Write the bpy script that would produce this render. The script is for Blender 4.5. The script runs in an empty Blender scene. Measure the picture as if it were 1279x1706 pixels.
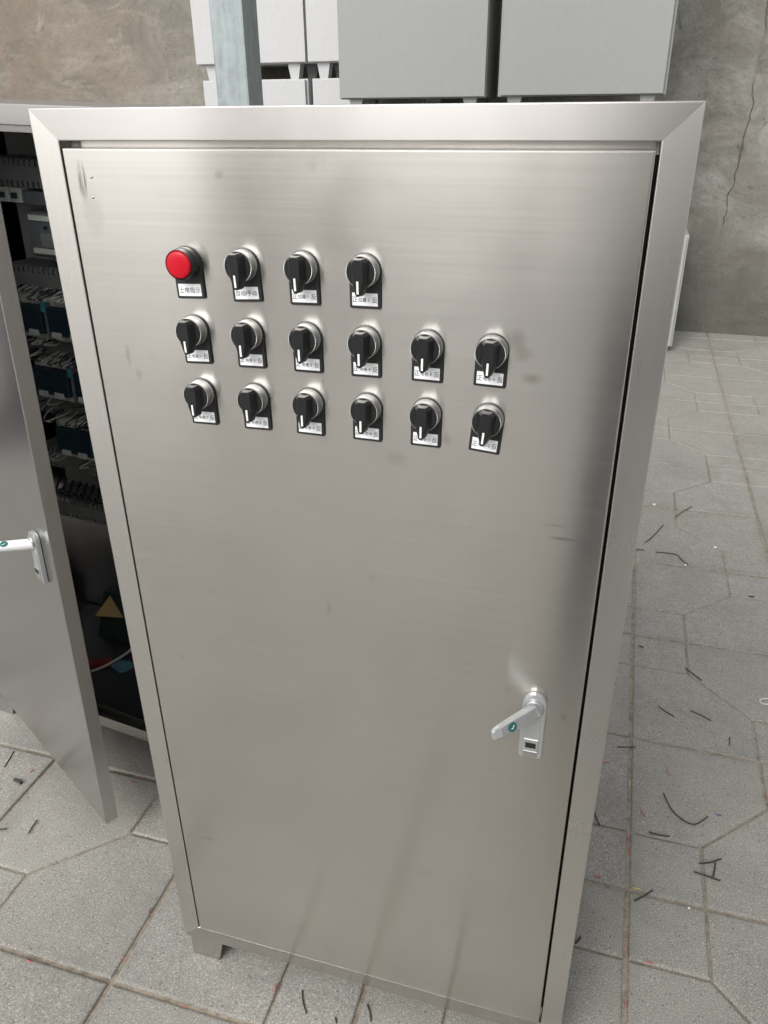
import bpy, bmesh, math, random
from mathutils import Vector, Matrix
random.seed(7)
R = math.radians
scene = bpy.context.scene
COL = scene.collection

# ------------------------------------------------------------------ camera
cam_d = bpy.data.cameras.new('camera'); cam = bpy.data.objects.new('camera', cam_d); COL.objects.link(cam)
cam_d.sensor_fit = 'VERTICAL'; cam_d.sensor_height = 24.0; cam_d.lens = 24.0 * 1316.7 / 1706.0
cam_d.clip_start = 0.02; cam_d.clip_end = 400
Rc = [[0.9597184447980047, 0.28082087879483847, -0.008952136470854133],
      [0.12040823220703041, -0.4398710389376021, -0.8899524302110067],
      [-0.25385500910760284, 0.8530258513883672, -0.4559654934467408]]
CP = Vector((0.25572506, -0.7059321, 1.24922035))
X, Y, Z = Vector(Rc[0]), -Vector(Rc[1]), -Vector(Rc[2])
cam.matrix_world = Matrix(((X.x, Y.x, Z.x, CP.x), (X.y, Y.y, Z.y, CP.y), (X.z, Y.z, Z.z, CP.z), (0, 0, 0, 1)))
scene.camera = cam

# ------------------------------------------------------------------ world and sun (overcast)
SUN_EL, SUN_AZ = 37, 200          # azimuth measured clockwise from +Y
wd = bpy.data.worlds.new('World'); scene.world = wd; wd.use_nodes = True
nt = wd.node_tree; bg = nt.nodes['Background']
sky = nt.nodes.new('ShaderNodeTexSky'); sky.sky_type = 'NISHITA'; sky.sun_disc = False
sky.sun_elevation = R(SUN_EL); sky.sun_rotation = R(SUN_AZ)
sky.air_density = 1.0; sky.dust_density = 4.0; sky.ozone_density = 1.0
hs = nt.nodes.new('ShaderNodeHueSaturation'); hs.inputs['Saturation'].default_value = 0.12
nt.links.new(sky.outputs[0], hs.inputs['Color']); nt.links.new(hs.outputs[0], bg.inputs['Color'])
bg.inputs['Strength'].default_value = 0.15
sd = bpy.data.lights.new('sun', 'SUN'); sun = bpy.data.objects.new('sun', sd); COL.objects.link(sun)
sd.energy = 0.48; sd.angle = R(30); sd.color = (1, .965, .91)
a, e = R(SUN_AZ), R(SUN_EL)
sdir = Vector((math.sin(a) * math.cos(e), math.cos(a) * math.cos(e), math.sin(e)))
sun.rotation_euler = sdir.to_track_quat('Z', 'Y').to_euler(); sun.location = (0, 0, 20)
vs = scene.view_settings
vs.view_transform = 'Standard'; vs.look = 'None'; vs.gamma = 1; vs.use_curve_mapping = False
vs.exposure = 0.54

# ------------------------------------------------------------------ node helpers
class NT:
    def __init__(s, name):
        s.m = bpy.data.materials.new(name); s.m.use_nodes = True; s.t = s.m.node_tree
        s.b = s.t.nodes['Principled BSDF']
    def n(s, typ, **kw):
        nd = s.t.nodes.new(typ)
        for k, v in kw.items():
            if k.startswith('i_'): nd.inputs[k[2:].replace('_', ' ')].default_value = v
            else: setattr(nd, k, v)
        return nd
    def l(s, a, b): s.t.links.new(a, b)
    def coord(s, which='Object'):
        return s.n('ShaderNodeTexCoord').outputs[which]
    def pos(s): return s.n('ShaderNodeNewGeometry').outputs['Position']
    def scale(s, c, sc):
        m = s.n('ShaderNodeMapping'); m.inputs['Scale'].default_value = sc; s.l(c, m.inputs['Vector']); return m.outputs[0]
    def noise(s, c, scale, detail=4, rough=.55, dist=0):
        n = s.n('ShaderNodeTexNoise'); n.inputs['Scale'].default_value = scale; n.inputs['Detail'].default_value = detail
        n.inputs['Roughness'].default_value = rough; n.inputs['Distortion'].default_value = dist
        s.l(c, n.inputs['Vector']); return n.outputs['Fac']
    def ramp(s, f, stops, interp='LINEAR'):
        r = s.n('ShaderNodeValToRGB'); r.color_ramp.interpolation = interp
        els = r.color_ramp.elements
        while len(els) < len(stops): els.new(.5)
        for el, (p, c) in zip(els, stops):
            el.position = p; el.color = (c, c, c, 1) if isinstance(c, (int, float)) else (*c, 1)
        s.l(f, r.inputs[0]); return r.outputs[0]
    def mix(s, f, a, b, mode='MIX'):
        m = s.n('ShaderNodeMix', data_type='RGBA', blend_type=mode)
        for sock, v in ((m.inputs[0], f), (m.inputs[6], a), (m.inputs[7], b)):
            if isinstance(v, (int, float)): sock.default_value = v if sock == m.inputs[0] else (v, v, v, 1)
            elif isinstance(v, tuple): sock.default_value = (*v, 1)
            else: s.l(v, sock)
        return m.outputs[2]
    def math(s, op, a, b=None, c=None):
        m = s.n('ShaderNodeMath', operation=op)
        for i, v in enumerate((a, b, c)):
            if v is None: continue
            if isinstance(v, (int, float)): m.inputs[i].default_value = v
            else: s.l(v, m.inputs[i])
        return m.outputs[0]
    def bump(s, h, strength, dist):
        b = s.n('ShaderNodeBump'); b.inputs['Strength'].default_value = strength; b.inputs['Distance'].default_value = dist
        s.l(h, b.inputs['Height']); s.l(b.outputs[0], s.b.inputs['Normal']); return b
    def set(s, **kw):
        for k, v in kw.items():
            sock = s.b.inputs[k.replace('_', ' ')]
            if isinstance(v, (int, float)): sock.default_value = v
            elif isinstance(v, tuple): sock.default_value = (*v, 1)
            else: s.l(v, sock)
        return s.m

def plain(name, col, rough=.5, metal=0, var=.06, **kw):
    t = NT(name); c = t.coord()
    f = t.noise(c, 35, 3)
    lo = tuple(x * (1 - var) for x in col); hi = tuple(min(1, x * (1 + var)) for x in col)
    t.set(Base_Color=t.ramp(f, [(.3, lo), (.7, hi)]), Roughness=t.math('ADD', t.math('MULTIPLY', f, .1), rough - .05), Metallic=metal, **kw)
    return t.m

def brushed(name, base=(.61, .592, .56), rough=.30, door=False, aniso=.93, rot=.25):
    """stainless sheet; UV u runs along the grain (metres)"""
    t = NT(name); uv = t.coord('UV'); ob = t.coord('Object')
    g1 = t.noise(t.scale(uv, (5, 1500, 1)), 1, 3, .6)
    g2 = t.noise(t.scale(uv, (2.2, 260, 1)), 1, 3, .6)
    g3 = t.noise(t.scale(uv, (12, 420, 1)), 1, 2, .5)
    g4 = t.noise(t.scale(uv, (3, 300, 1)), 1, 1, .5)
    grain = t.math('ADD', t.math('MULTIPLY', g1, .55), t.math('MULTIPLY', g2, .45))
    smudge = t.noise(ob, 7, 5, .65, .6)
    small = t.noise(ob, 26, 4, .6, .3)
    sm = t.ramp(smudge, [(.50, 0), (.72, 1)]); ss = t.ramp(small, [(.62, 0), (.72, 1)])
    dirt = t.math('MULTIPLY', sm, ss)
    col = t.mix(t.ramp(grain, [(.35, 0), (.65, 1)]), tuple(x * (.94 if door else .97) for x in base), base)
    col = t.mix(t.math('MULTIPLY', dirt,   .5 if door else .08), col, (.33, .31, .28))
    scr = t.ramp(g3, [(.70, 0), (.76, 1)])
    col = t.mix(t.math('MULTIPLY', scr, .16 if door else .05), col, (.8, .79, .78))
    if door:
        # the scuffed grinding mark over the hinge weld and a few greasy finger marks, each a stain with its own shape, plus a painted reflection
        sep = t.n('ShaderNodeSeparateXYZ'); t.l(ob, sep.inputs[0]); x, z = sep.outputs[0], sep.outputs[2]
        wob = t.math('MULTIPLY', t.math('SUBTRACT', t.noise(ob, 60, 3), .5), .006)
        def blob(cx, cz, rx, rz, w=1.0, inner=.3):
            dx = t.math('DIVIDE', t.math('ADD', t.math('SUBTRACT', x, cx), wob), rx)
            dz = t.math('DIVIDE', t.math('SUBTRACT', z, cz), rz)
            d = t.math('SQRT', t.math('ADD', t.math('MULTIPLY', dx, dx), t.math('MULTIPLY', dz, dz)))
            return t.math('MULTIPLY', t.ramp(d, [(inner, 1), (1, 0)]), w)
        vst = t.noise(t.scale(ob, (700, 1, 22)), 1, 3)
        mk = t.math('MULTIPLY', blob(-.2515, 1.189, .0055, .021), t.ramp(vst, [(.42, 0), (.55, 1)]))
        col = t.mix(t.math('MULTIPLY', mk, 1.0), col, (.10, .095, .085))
        for (bx, bz, rx, rz, w) in [(.172, 1.062, .011, .013, .38), (.178, 1.050, .010, .010, .3), (.188, 1.028, .012, .006, .4),
                                    (-.1065, 1.196, .006, .005, .3), (.031, .79, .006, .004, .2), (.23, .868, .016, .0025, .55), (.222, .882, .014, .002, .3),
                                    (-.02, .74, .004, .012, .25), (.252, .645, .006, .007, .3), (-.225, .30, .012, .002, .5),
                                    (-.232, 1.02, .004, .015, .3), (-.222, 1.0, .005, .008, .25), (.11, .962, .006, .008, .3), (.06, .935, .014, .01, .2)]:
            col = t.mix(blob(bx, bz, rx, rz, w), col, (.26, .235, .21))
        ring = blob(-.2455, 1.160, .013, .026, .55, .55)  # soft dark patch: a reflection put into the colour
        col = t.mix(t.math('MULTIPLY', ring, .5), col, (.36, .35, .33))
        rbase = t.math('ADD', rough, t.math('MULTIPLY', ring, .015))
    else:
        rbase = rough
    rg = t.math('ADD', t.math('ADD', rbase, t.math('MULTIPLY', t.math('SUBTRACT', grain, .5), .05 if door else .015)), t.math('MULTIPLY', smudge, .06))
    tan = t.n('ShaderNodeTangent', direction_type='UV_MAP'); t.l(tan.outputs[0], t.b.inputs['Tangent'])
    waves = t.noise(ob, 2.3, 1, .4)
    h = t.math('ADD', t.math('MULTIPLY', g4, .15 if door else 0), t.math('MULTIPLY', waves, 25))
    t.bump(h, .5, .00008)
    return t.set(Base_Color=col, Metallic=1.0, Roughness=rg, Anisotropic=aniso, Anisotropic_Rotation=rot)

M = {}
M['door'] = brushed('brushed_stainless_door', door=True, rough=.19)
M['steel_top'] = brushed('brushed_stainless_top_rail', rough=.225, base=(.50, .485, .47))
M['steel_side'] = brushed('brushed_stainless_upright', rough=.25, base=(.64, .625, .60), aniso=.7, rot=0.0)
M['steel'] = brushed('brushed_stainless', rough=.20, base=(.49, .475, .45))
M['steel2'] = brushed('brushed_stainless_neighbour', rough=.16, base=(.56, .55, .545))
M['steel_in'] = plain('stainless_inside', (.5, .5, .49), .4, 1)
M['black'] = plain('black_plastic', (.012, .012, .013), .33)
M['blackm'] = plain('matt_black_plate', (.015, .015, .016), .5)
M['rubber'] = plain('gasket_and_gap_shade', (.02, .02, .02), .8)
def chrome():
    t = NT('knurled_chrome'); c = t.coord()
    sep = t.n('ShaderNodeSeparateXYZ'); t.l(c, sep.inputs[0])
    ang = t.math('ARCTAN2', sep.outputs[2], sep.outputs[0])
    w = t.math('SINE', t.math('MULTIPLY', ang, 60))
    t.bump(w, .35, .0005)
    return t.set(Base_Color=(.47, .47, .46), Metallic=1.0, Roughness=.3)
M['chrome'] = chrome()
M['white'] = plain('white_mark', (.82, .82, .80), .5)
M['card'] = plain('paper_card', (.84, .85, .87), .6)
M['ink'] = plain('printed_ink', (.03, .03, .035), .7)
t = NT('red_lens'); M['red'] = t.set(Base_Color=(.56, .006, .022), Roughness=.3, Transmission_Weight=.1, Specular_IOR_Level=.25)
t = NT('satin_zinc'); c = t.coord(); f = t.noise(c, 220, 3)
t.bump(f, .12, .0004); M['zinc'] = t.set(Base_Color=(.47, .48, .48), Metallic=.6, Roughness=.32)
M['zincdk'] = plain('brushed_lever_face', (.42, .42, .43), .35, .8)
M['white_cast'] = plain('white_cast_lever', (.74, .75, .75), .4, .1)
M['teal'] = plain('teal_badge', (.008, .11, .11), .4)
M['hole'] = plain('dark_recess', (.01, .012, .012), .6)

# ------------------------------------------------------------------ mesh helpers
def new_obj(name, bm, mat, parent=None, smooth=False, loc=None, rot=None):
    me = bpy.data.meshes.new(name); bm.to_mesh(me); bm.free()
    if smooth:
        for p in me.polygons: p.use_smooth = True
    for m in (mat if isinstance(mat, (list, tuple)) else [mat]): me.materials.append(m)
    o = bpy.data.objects.new(name, me); COL.objects.link(o)
    if parent: o.parent = parent
    if loc: o.location = loc
    if rot: o.rotation_euler = rot
    return o
def tag(o, label=None, cat=None, group=None, kind=None):
    if label: o['label'] = label
    if cat: o['category'] = cat
    if group: o['group'] = group
    if kind: o['kind'] = kind
    return o
def empty(name, loc=(0, 0, 0), rz=0):
    o = bpy.data.objects.new(name, None); COL.objects.link(o); o.location = loc; o.rotation_euler = (0, 0, rz)
    o.empty_display_size = .1; return o
def copy_tree(o, parent=None):
    c = o.copy(); COL.objects.link(c); c.parent = parent
    for ch in list(o.children): copy_tree(ch, c)
    return c
def uvs(bm, grain='x'):
    """planar UVs in metres; u runs along the grain"""
    uv = bm.loops.layers.uv.verify()
    for f in bm.faces:
        n = f.normal; ax = max(range(3), key=lambda i: abs(n[i]))
        for lp in f.loops:
            p = lp.vert.co
            a, b = [(p.y, p.z), (p.x, p.z), (p.x, p.y)][ax]
            lp[uv].uv = (b, a) if (grain == 'z' and ax != 2) else (a, b)
def box(bm, a, b, mi=0):
    x0, y0, z0 = a; x1, y1, z1 = b
    v = [bm.verts.new(p) for p in ((x0, y0, z0), (x1, y0, z0), (x1, y1, z0), (x0, y1, z0), (x0, y0, z1), (x1, y0, z1), (x1, y1, z1), (x0, y1, z1))]
    for q in ((0, 3, 2, 1), (4, 5, 6, 7), (0, 1, 5, 4), (1, 2, 6, 5), (2, 3, 7, 6), (3, 0, 4, 7)):
        f = bm.faces.new([v[i] for i in q]); f.material_index = mi
    return v
def bevel(bm, off, seg=2, ang=30):
    bm.normal_update()
    ed = [e for e in bm.edges if len(e.link_faces) == 2 and e.calc_face_angle(0) > R(ang)]
    bmesh.ops.bevel(bm, geom=ed, offset=off, segments=seg, profile=.7, affect='EDGES', clamp_overlap=True)
def prism(bm, pts, y0, y1):
    """polygon in xz extruded along y (y0 = front, smaller)"""
    a = [bm.verts.new((x, y0, z)) for x, z in pts]; b = [bm.verts.new((x, y1, z)) for x, z in pts]
    n = len(pts)
    ff = [bm.faces.new(a), bm.faces.new(b[::-1])]
    for i in range(n): ff.append(bm.faces.new((a[i], b[i], b[(i + 1) % n], a[(i + 1) % n])))
    bmesh.ops.recalc_face_normals(bm, faces=ff)
def lathe(bm, prof, seg=40, cap0=True, cap1=True):
    """profile of (radius, y); axis along y"""
    rings = []
    for r, y in prof:
        rings.append([bm.verts.new((r * math.cos(2 * math.pi * i / seg), y, r * math.sin(2 * math.pi * i / seg))) for i in range(seg)])
    ff = []
    for r0, r1 in zip(rings, rings[1:]):
        for i in range(seg): ff.append(bm.faces.new((r0[i], r0[(i + 1) % seg], r1[(i + 1) % seg], r1[i])))
    if cap0: ff.append(bm.faces.new(rings[0]))
    if cap1: ff.append(bm.faces.new(rings[-1]))
    bmesh.ops.recalc_face_normals(bm, faces=ff)
def tube(bm, pts, r, seg=6):
    pts = [Vector(p) for p in pts]; rings = []
    for i, p in enumerate(pts):
        d = (pts[min(i + 1, len(pts) - 1)] - pts[max(i - 1, 0)]).normalized()
        u = d.orthogonal().normalized() if abs(d.z) > .9 else d.cross(Vector((0, 0, 1))).normalized()
        w = d.cross(u)
        rings.append([bm.verts.new(p + r * (math.cos(t) * u + math.sin(t) * w)) for t in [2 * math.pi * k / seg for k in range(seg)]])
    for a, b in zip(rings, rings[1:]):
        for k in range(seg): bm.faces.new((a[k], a[(k + 1) % seg], b[(k + 1) % seg], b[k]))
    bm.faces.new(rings[0][::-1]); bm.faces.new(rings[-1])
def smooth_pts(p, n=4):
    p = [Vector(q) for q in p]; out = []
    for i in range(len(p) - 1):
        p0, p1, p2, p3 = p[max(i - 1, 0)], p[i], p[i + 1], p[min(i + 2, len(p) - 1)]
        for k in range(n):
            t = k / n
            out.append(.5 * ((2 * p1) + (p2 - p0) * t + (2 * p0 - 5 * p1 + 4 * p2 - p3) * t * t + (3 * p1 - p0 - 3 * p2 + p3) * t ** 3))
    out.append(p[-1]); return out

# ------------------------------------------------------------------ pavement
def concrete():
    t = NT('exposed_aggregate_concrete'); p = t.pos(); ob = t.coord('Object')
    oi = t.n('ShaderNodeObjectInfo').outputs['Random']
    big = t.noise(p, 3.2, 4, .6); mid = t.noise(p, 22, 4, .6); fine = t.noise(p, 420, 3, .7); grit = t.noise(p, 150, 3, .7)
    base = t.ramp(big, [(.3, (.277, .268, .243)), (.55, (.334, .324, .297)), (.75, (.378, .368, .34))])
    base = t.mix(t.math('MULTIPLY', oi, .35), base, (.30, .288, .24))
    base = t.mix(t.ramp(mid, [(.35, .35), (.65, 0)]), base, (.24, .235, .205))
    base = t.mix(t.ramp(fine, [(.32, .75), (.50, 0)]), base, (.15, .145, .13))
    base = t.mix(t.ramp(fine, [(.54, 0), (.68, .7)]), base, (.66, .64, .58))
    vor = t.n('ShaderNodeTexVoronoi'); vor.inputs['Scale'].default_value = 170; t.l(p, vor.inputs['Vector'])
    vcol = t.n('ShaderNodeSeparateColor'); t.l(vor.outputs['Color'], vcol.inputs[0])
    dot = t.math('MULTIPLY', t.ramp(vor.outputs['Distance'], [(.18, 1), (.32, 0)]), t.ramp(vcol.outputs[0], [(.78, 0), (.80, 1)]))
    base = t.mix(t.math('MULTIPLY', dot, .7), base, (.09, .085, .075))
    dot2 = t.math('MULTIPLY', t.ramp(vor.outputs['Distance'], [(.2, 1), (.36, 0)]), t.ramp(vcol.outputs[1], [(.88, 0), (.90, 1)]))
    base = t.mix(t.math('MULTIPLY', dot2, .35), base, (.66, .65, .62))
    st = t.noise(p, 5.5, 5, .65, .8)
    base = t.mix(t.ramp(st, [(.54, 0), (.70, .35)]), base, (.19, .185, .165))
    # grime that collects along slab edges
    sep = t.n('ShaderNodeSeparateXYZ'); t.l(ob, sep.inputs[0])
    ex = t.math('ABSOLUTE', t.math('SUBTRACT', sep.outputs[0], .1985)); ey = t.math('ABSOLUTE', t.math('SUBTRACT', sep.outputs[1], .2))
    em = t.math('MAXIMUM', ex, ey)
    en = t.math('ADD', em, t.math('MULTIPLY', t.math('SUBTRACT', t.noise(p, 9, 4, .6), .5), .14))
    base = t.mix(t.ramp(en, [(.168, 0), (.21, .28)]), base, (.17, .165, .15))
    t.bump(t.math('ADD', t.math('MULTIPLY', fine, .6), t.math('MULTIPLY', grit, .8)), .55, .0012)
    return t.set(Base_Color=base, Roughness=.88)
M['concrete'] = concrete()
def sandy():
    t = NT('joint_sand'); p = t.pos(); f = t.noise(p, 60, 5, .7); g = t.noise(p, 600, 2)
    c = t.ramp(f, [(.35, (.20, .17, .13)), (.5, (.34, .295, .23)), (.68, (.42, .37, .30))])
    c = t.mix(t.ramp(g, [(.3, .5), (.6, 0)]), c, (.10, .09, .07))
    t.bump(g, .6, .001); return t.set(Base_Color=c, Roughness=.95)
M['sand'] = sandy()
def far_ground():
    t = NT('far_yard_concrete'); p = t.pos(); f = t.noise(p, 1.2, 6, .6); g = t.noise(p, 90, 3)
    c = t.ramp(f, [(.3, (.44, .43, .40)), (.7, (.55, .535, .50))]); c = t.mix(t.ramp(g, [(.3, .3), (.6, 0)]), c, (.15, .15, .14))
    return t.set(Base_Color=c, Roughness=.9)
M['far'] = far_ground()

PX, PY, OX, OY = .397, .400, -.001, -.076
K0, K1, J0, J1 = -6, 7, -4, 12
XA, XB, YA, YB = OX + K0 * PX, OX + K1 * PX, OY + J0 * PY, OY + J1 * PY
bm = bmesh.new()                      # the pavement bed under the slabs (visible in the joints) and the yard beyond them
def quad(bm, pts, mi=0):
    f = bm.faces.new([bm.verts.new(p) for p in pts]); f.material_index = mi; return f
quad(bm, [(XA, YA, -.004), (XB, YA, -.004), (XB, YB, -.004), (XA, YB, -.004)], 0)
for (x0, y0, x1, y1) in ((-60, -60, XA, 60), (XB, -60, 60, 60), (XA, -60, XB, YA), (XA, YB, XB, 60)):
    quad(bm, [(x0, y0, 0), (x1, y0, 0), (x1, y1, 0), (x0, y1, 0)], 1)
pave = tag(new_obj('pavement', bm, [M['sand'], M['far']]), kind='structure')

def inset_poly(pts, d):
    n = len(pts); out = []
    for i in range(n):
        p0, p1, p2 = Vector(pts[i - 1]), Vector(pts[i]), Vector(pts[(i + 1) % n])
        e1, e2 = (p1 - p0).normalized(), (p2 - p1).normalized()
        n1, n2 = Vector((-e1.y, e1.x)), Vector((-e2.y, e2.x))
        k = (n1 + n2); k = k / (k.dot(n1)); out.append(tuple(p1 + k * d))
    return out
def slab_mesh(kind, rnd):
    w, h = PX, PY; a, b = 1 / 3, 2 / 3
    polys = [[(0, 0), (a, 0), (a, a), (0, a)], [(b, b), (1, b), (1, 1), (b, 1)],
             [(0, a), (a, a), (b, b), (b, 1), (0, 1)], [(a, 0), (1, 0), (1, b), (b, b), (a, a)]]
    if kind: polys = [[(1 - x, y) for x, y in p][::-1] for p in polys]
    bm = bmesh.new()
    for p in polys:
        p = [(x * w, y * h) for x, y in p]
        # straight outer joints are a little wider than the moulded grooves inside a slab
        q = []
        for (x, y) in p:
            q.append((min(max(x, .0018), w - .0018), min(max(y, .0018), h - .0018)))
        outer = inset_poly(q, .0022); mid = inset_poly(q, .0034); inner = inset_poly(q, .0062)
        zt = rnd.uniform(-.0004, .0004)
        r0 = [bm.verts.new((x, y, -.012)) for x, y in outer]
        r1 = [bm.verts.new((x, y, -.0032 + zt)) for x, y in outer]
        r2 = [bm.verts.new((x, y, -.0010 + zt)) for x, y in mid]
        r3 = [bm.verts.new((x, y, zt)) for x, y in inner]
        n = len(p)
        for A, B in ((r0, r1), (r1, r2), (r2, r3)):
            for i in range(n): bm.faces.new((A[i], A[(i + 1) % n], B[(i + 1) % n], B[i]))
        bm.faces.new(r3)
    me = bpy.data.meshes.new('paving_slab'); bm.to_mesh(me); bm.free(); me.materials.append(M['concrete']); return me
rnd = random.Random(3)
slabs = [[slab_mesh(k, rnd) for _ in range(3)] for k in (0, 1)]
for k in range(K0, K1):
    for j in range(J0, J1):
        o = bpy.data.objects.new('paving_slab', slabs[(k + j) % 2][rnd.randrange(3)])
        COL.objects.link(o); o.parent = pave
        o.location = (OX + k * PX + rnd.uniform(-.0006, .0006), OY + j * PY + rnd.uniform(-.0006, .0006), rnd.uniform(-.0012, .0008))
        o.rotation_euler = (rnd.uniform(-.0016, .0016), rnd.uniform(-.0016, .0016), rnd.uniform(-.0012, .0012))

# ------------------------------------------------------------------ plaster wall behind, with its crack
def plaster():
    t = NT('stained_cement_plaster'); p = t.pos()
    big = t.noise(p, .9, 5, .6, .4); mid = t.noise(p, 3.2, 7, .62, .9); fine = t.noise(p, 26, 6, .7); grit = t.noise(p, 240, 3)
    trowel = t.noise(t.scale(p, (1.4, 1, 5)), 1.6, 5, .6, .5)
    sep = t.n('ShaderNodeSeparateXYZ'); t.l(p, sep.inputs[0])
    warm = t.ramp(t.math('ADD', t.math('MULTIPLY', sep.outputs[0], -.2), t.math('MULTIPLY', t.math('SUBTRACT', big, .5), 1.1)), [(.1, 0), (.75, 1)])
    c = t.mix(warm, (.29, .288, .26), (.205, .168, .132))
    c = t.mix(t.ramp(mid, [(.41, .7), (.61, 0)]), c, (.145, .133, .108))
    c = t.mix(t.ramp(trowel, [(.50, 0), (.74, .4)]), c, (.37, .345, .30))
    pale = t.noise(p, 4.5, 7, .7, .7)
    c = t.mix(t.ramp(pale, [(.62, 0), (.69, .3), (.78, .5)]), c, (.44, .42, .385))
    pit = t.noise(p, 9, 6, .75, 1.0)
    c = t.mix(t.ramp(pit, [(.31, .7), (.39, 0)]), c, (.075, .07, .06))
    c = t.mix(t.ramp(fine, [(.3, .4), (.55, 0)]), c, (.12, .11, .095))
    # darker towards the ground, with an uneven upper edge
    dz = t.math('ADD', sep.outputs[2], t.math('MULTIPLY', t.math('SUBTRACT', t.noise(p, 2.6, 5, .6), .5), .9))
    c = t.mix(t.ramp(dz, [(.15, .8), (.80, 0)]), c, (.09, .085, .07))
    h = t.math('ADD', t.math('ADD', t.math('MULTIPLY', mid, 3.5), t.math('MULTIPLY', pale, 1.6)), t.math('ADD', t.math('MULTIPLY', fine, .7), t.math('MULTIPLY', grit, .12)))
    t.bump(h, .7, .012)
    return t.set(Base_Color=c, Roughness=.9)
M['plaster'] = plaster()
WY = 4.46
crack = [(.74, 3.4), (.79, 2.6), (.815, 2.1), (.80, 1.72), (.825, 1.561), (.821, 1.48), (.819, 1.369), (.809, 1.313), (.813, 1.256), (.82, 1.139),
         (.80, 1.065), (.802, .974), (.793, .851), (.772, .755), (.776, .675), (.765, .62)]
def crack_x(z):
    for (xa, za), (xb, zb) in zip(crack, crack[1:]):
        if zb <= z <= za: return xb + (xa - xb) * (z - zb) / (za - zb)
    return crack[0][0] if z > crack[0][1] else crack[-1][0]
rn = random.Random(5)
zs = [0.0, .3, .6] + [.62 + .022 * i for i in range(127)] + [3.45]
jit = 0
bm = bmesh.new(); rows = []
for z in zs:
    jit = .6 * jit + rn.uniform(-.007, .007); inside = .62 < z < 3.4
    w = 0 if not inside else max(.0022, (.0075 if z > 1.3 else .0045 if z > .95 else .003) * rn.uniform(.6, 1.35) * (1.9 if 1.36 < z < 1.56 else 1))
    cx = crack_x(z) + jit
    xs = [-9, cx - max(w, .001), cx, cx + max(w, .001), 9]
    rows.append([bm.verts.new((x, WY + (.010 if i == 2 and inside else 0), z)) for i, x in enumerate(xs)])
for a_, b_ in zip(rows, rows[1:]):
    for i in range(4): bm.faces.new((a_[i], a_[i + 1], b_[i + 1], b_[i]))
t0, t1 = rows[-1][0], rows[-1][-1]
b4 = [bm.verts.new(p) for p in ((-9, WY + .24, 3.45), (9, WY + .24, 3.45), (9, WY + .24, 0), (-9, WY + .24, 0))]
bm.faces.new(list(rows[-1]) + [b4[1], b4[0]]); bm.faces.new((b4[0], b4[1], b4[2], b4[3]))
tag(new_obj('plaster_wall', bm, M['plaster']), 'stained brown grey plaster wall with a long crack, behind the stacked enclosures', 'wall')

# ------------------------------------------------------------------ lettering
def lettering(txt_items, parent, y):
    """items: (string, x, z, size, width factor); joined into one printed part"""
    bm = bmesh.new()
    for s, x, z, size, sx in txt_items:
        cu = bpy.data.curves.new('txt', 'FONT'); cu.body = s; cu.size = size; cu.align_x = 'CENTER'; cu.align_y = 'CENTER'; cu.resolution_u = 2
        ob = bpy.data.objects.new('txt', cu); COL.objects.link(ob)
        bpy.context.view_layer.update()
        me = bpy.data.meshes.new_from_object(ob.evaluated_get(bpy.context.evaluated_depsgraph_get()))
        xs_ = [v.co.x for v in me.vertices]; zs_ = [v.co.y for v in me.vertices]
        cx_, cz_ = (min(xs_) + max(xs_)) / 2, (min(zs_) + max(zs_)) / 2
        for v in me.vertices: v.co = Vector(((v.co.x - cx_) * sx + x, y, (v.co.y - cz_) + z))
        bm.from_mesh(me); bpy.data.meshes.remove(me); bpy.data.objects.remove(ob); bpy.data.curves.remove(cu)
    bmesh.ops.recalc_face_normals(bm, faces=bm.faces[:])
    return new_obj('lettering', bm, M['ink'], parent)

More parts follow.
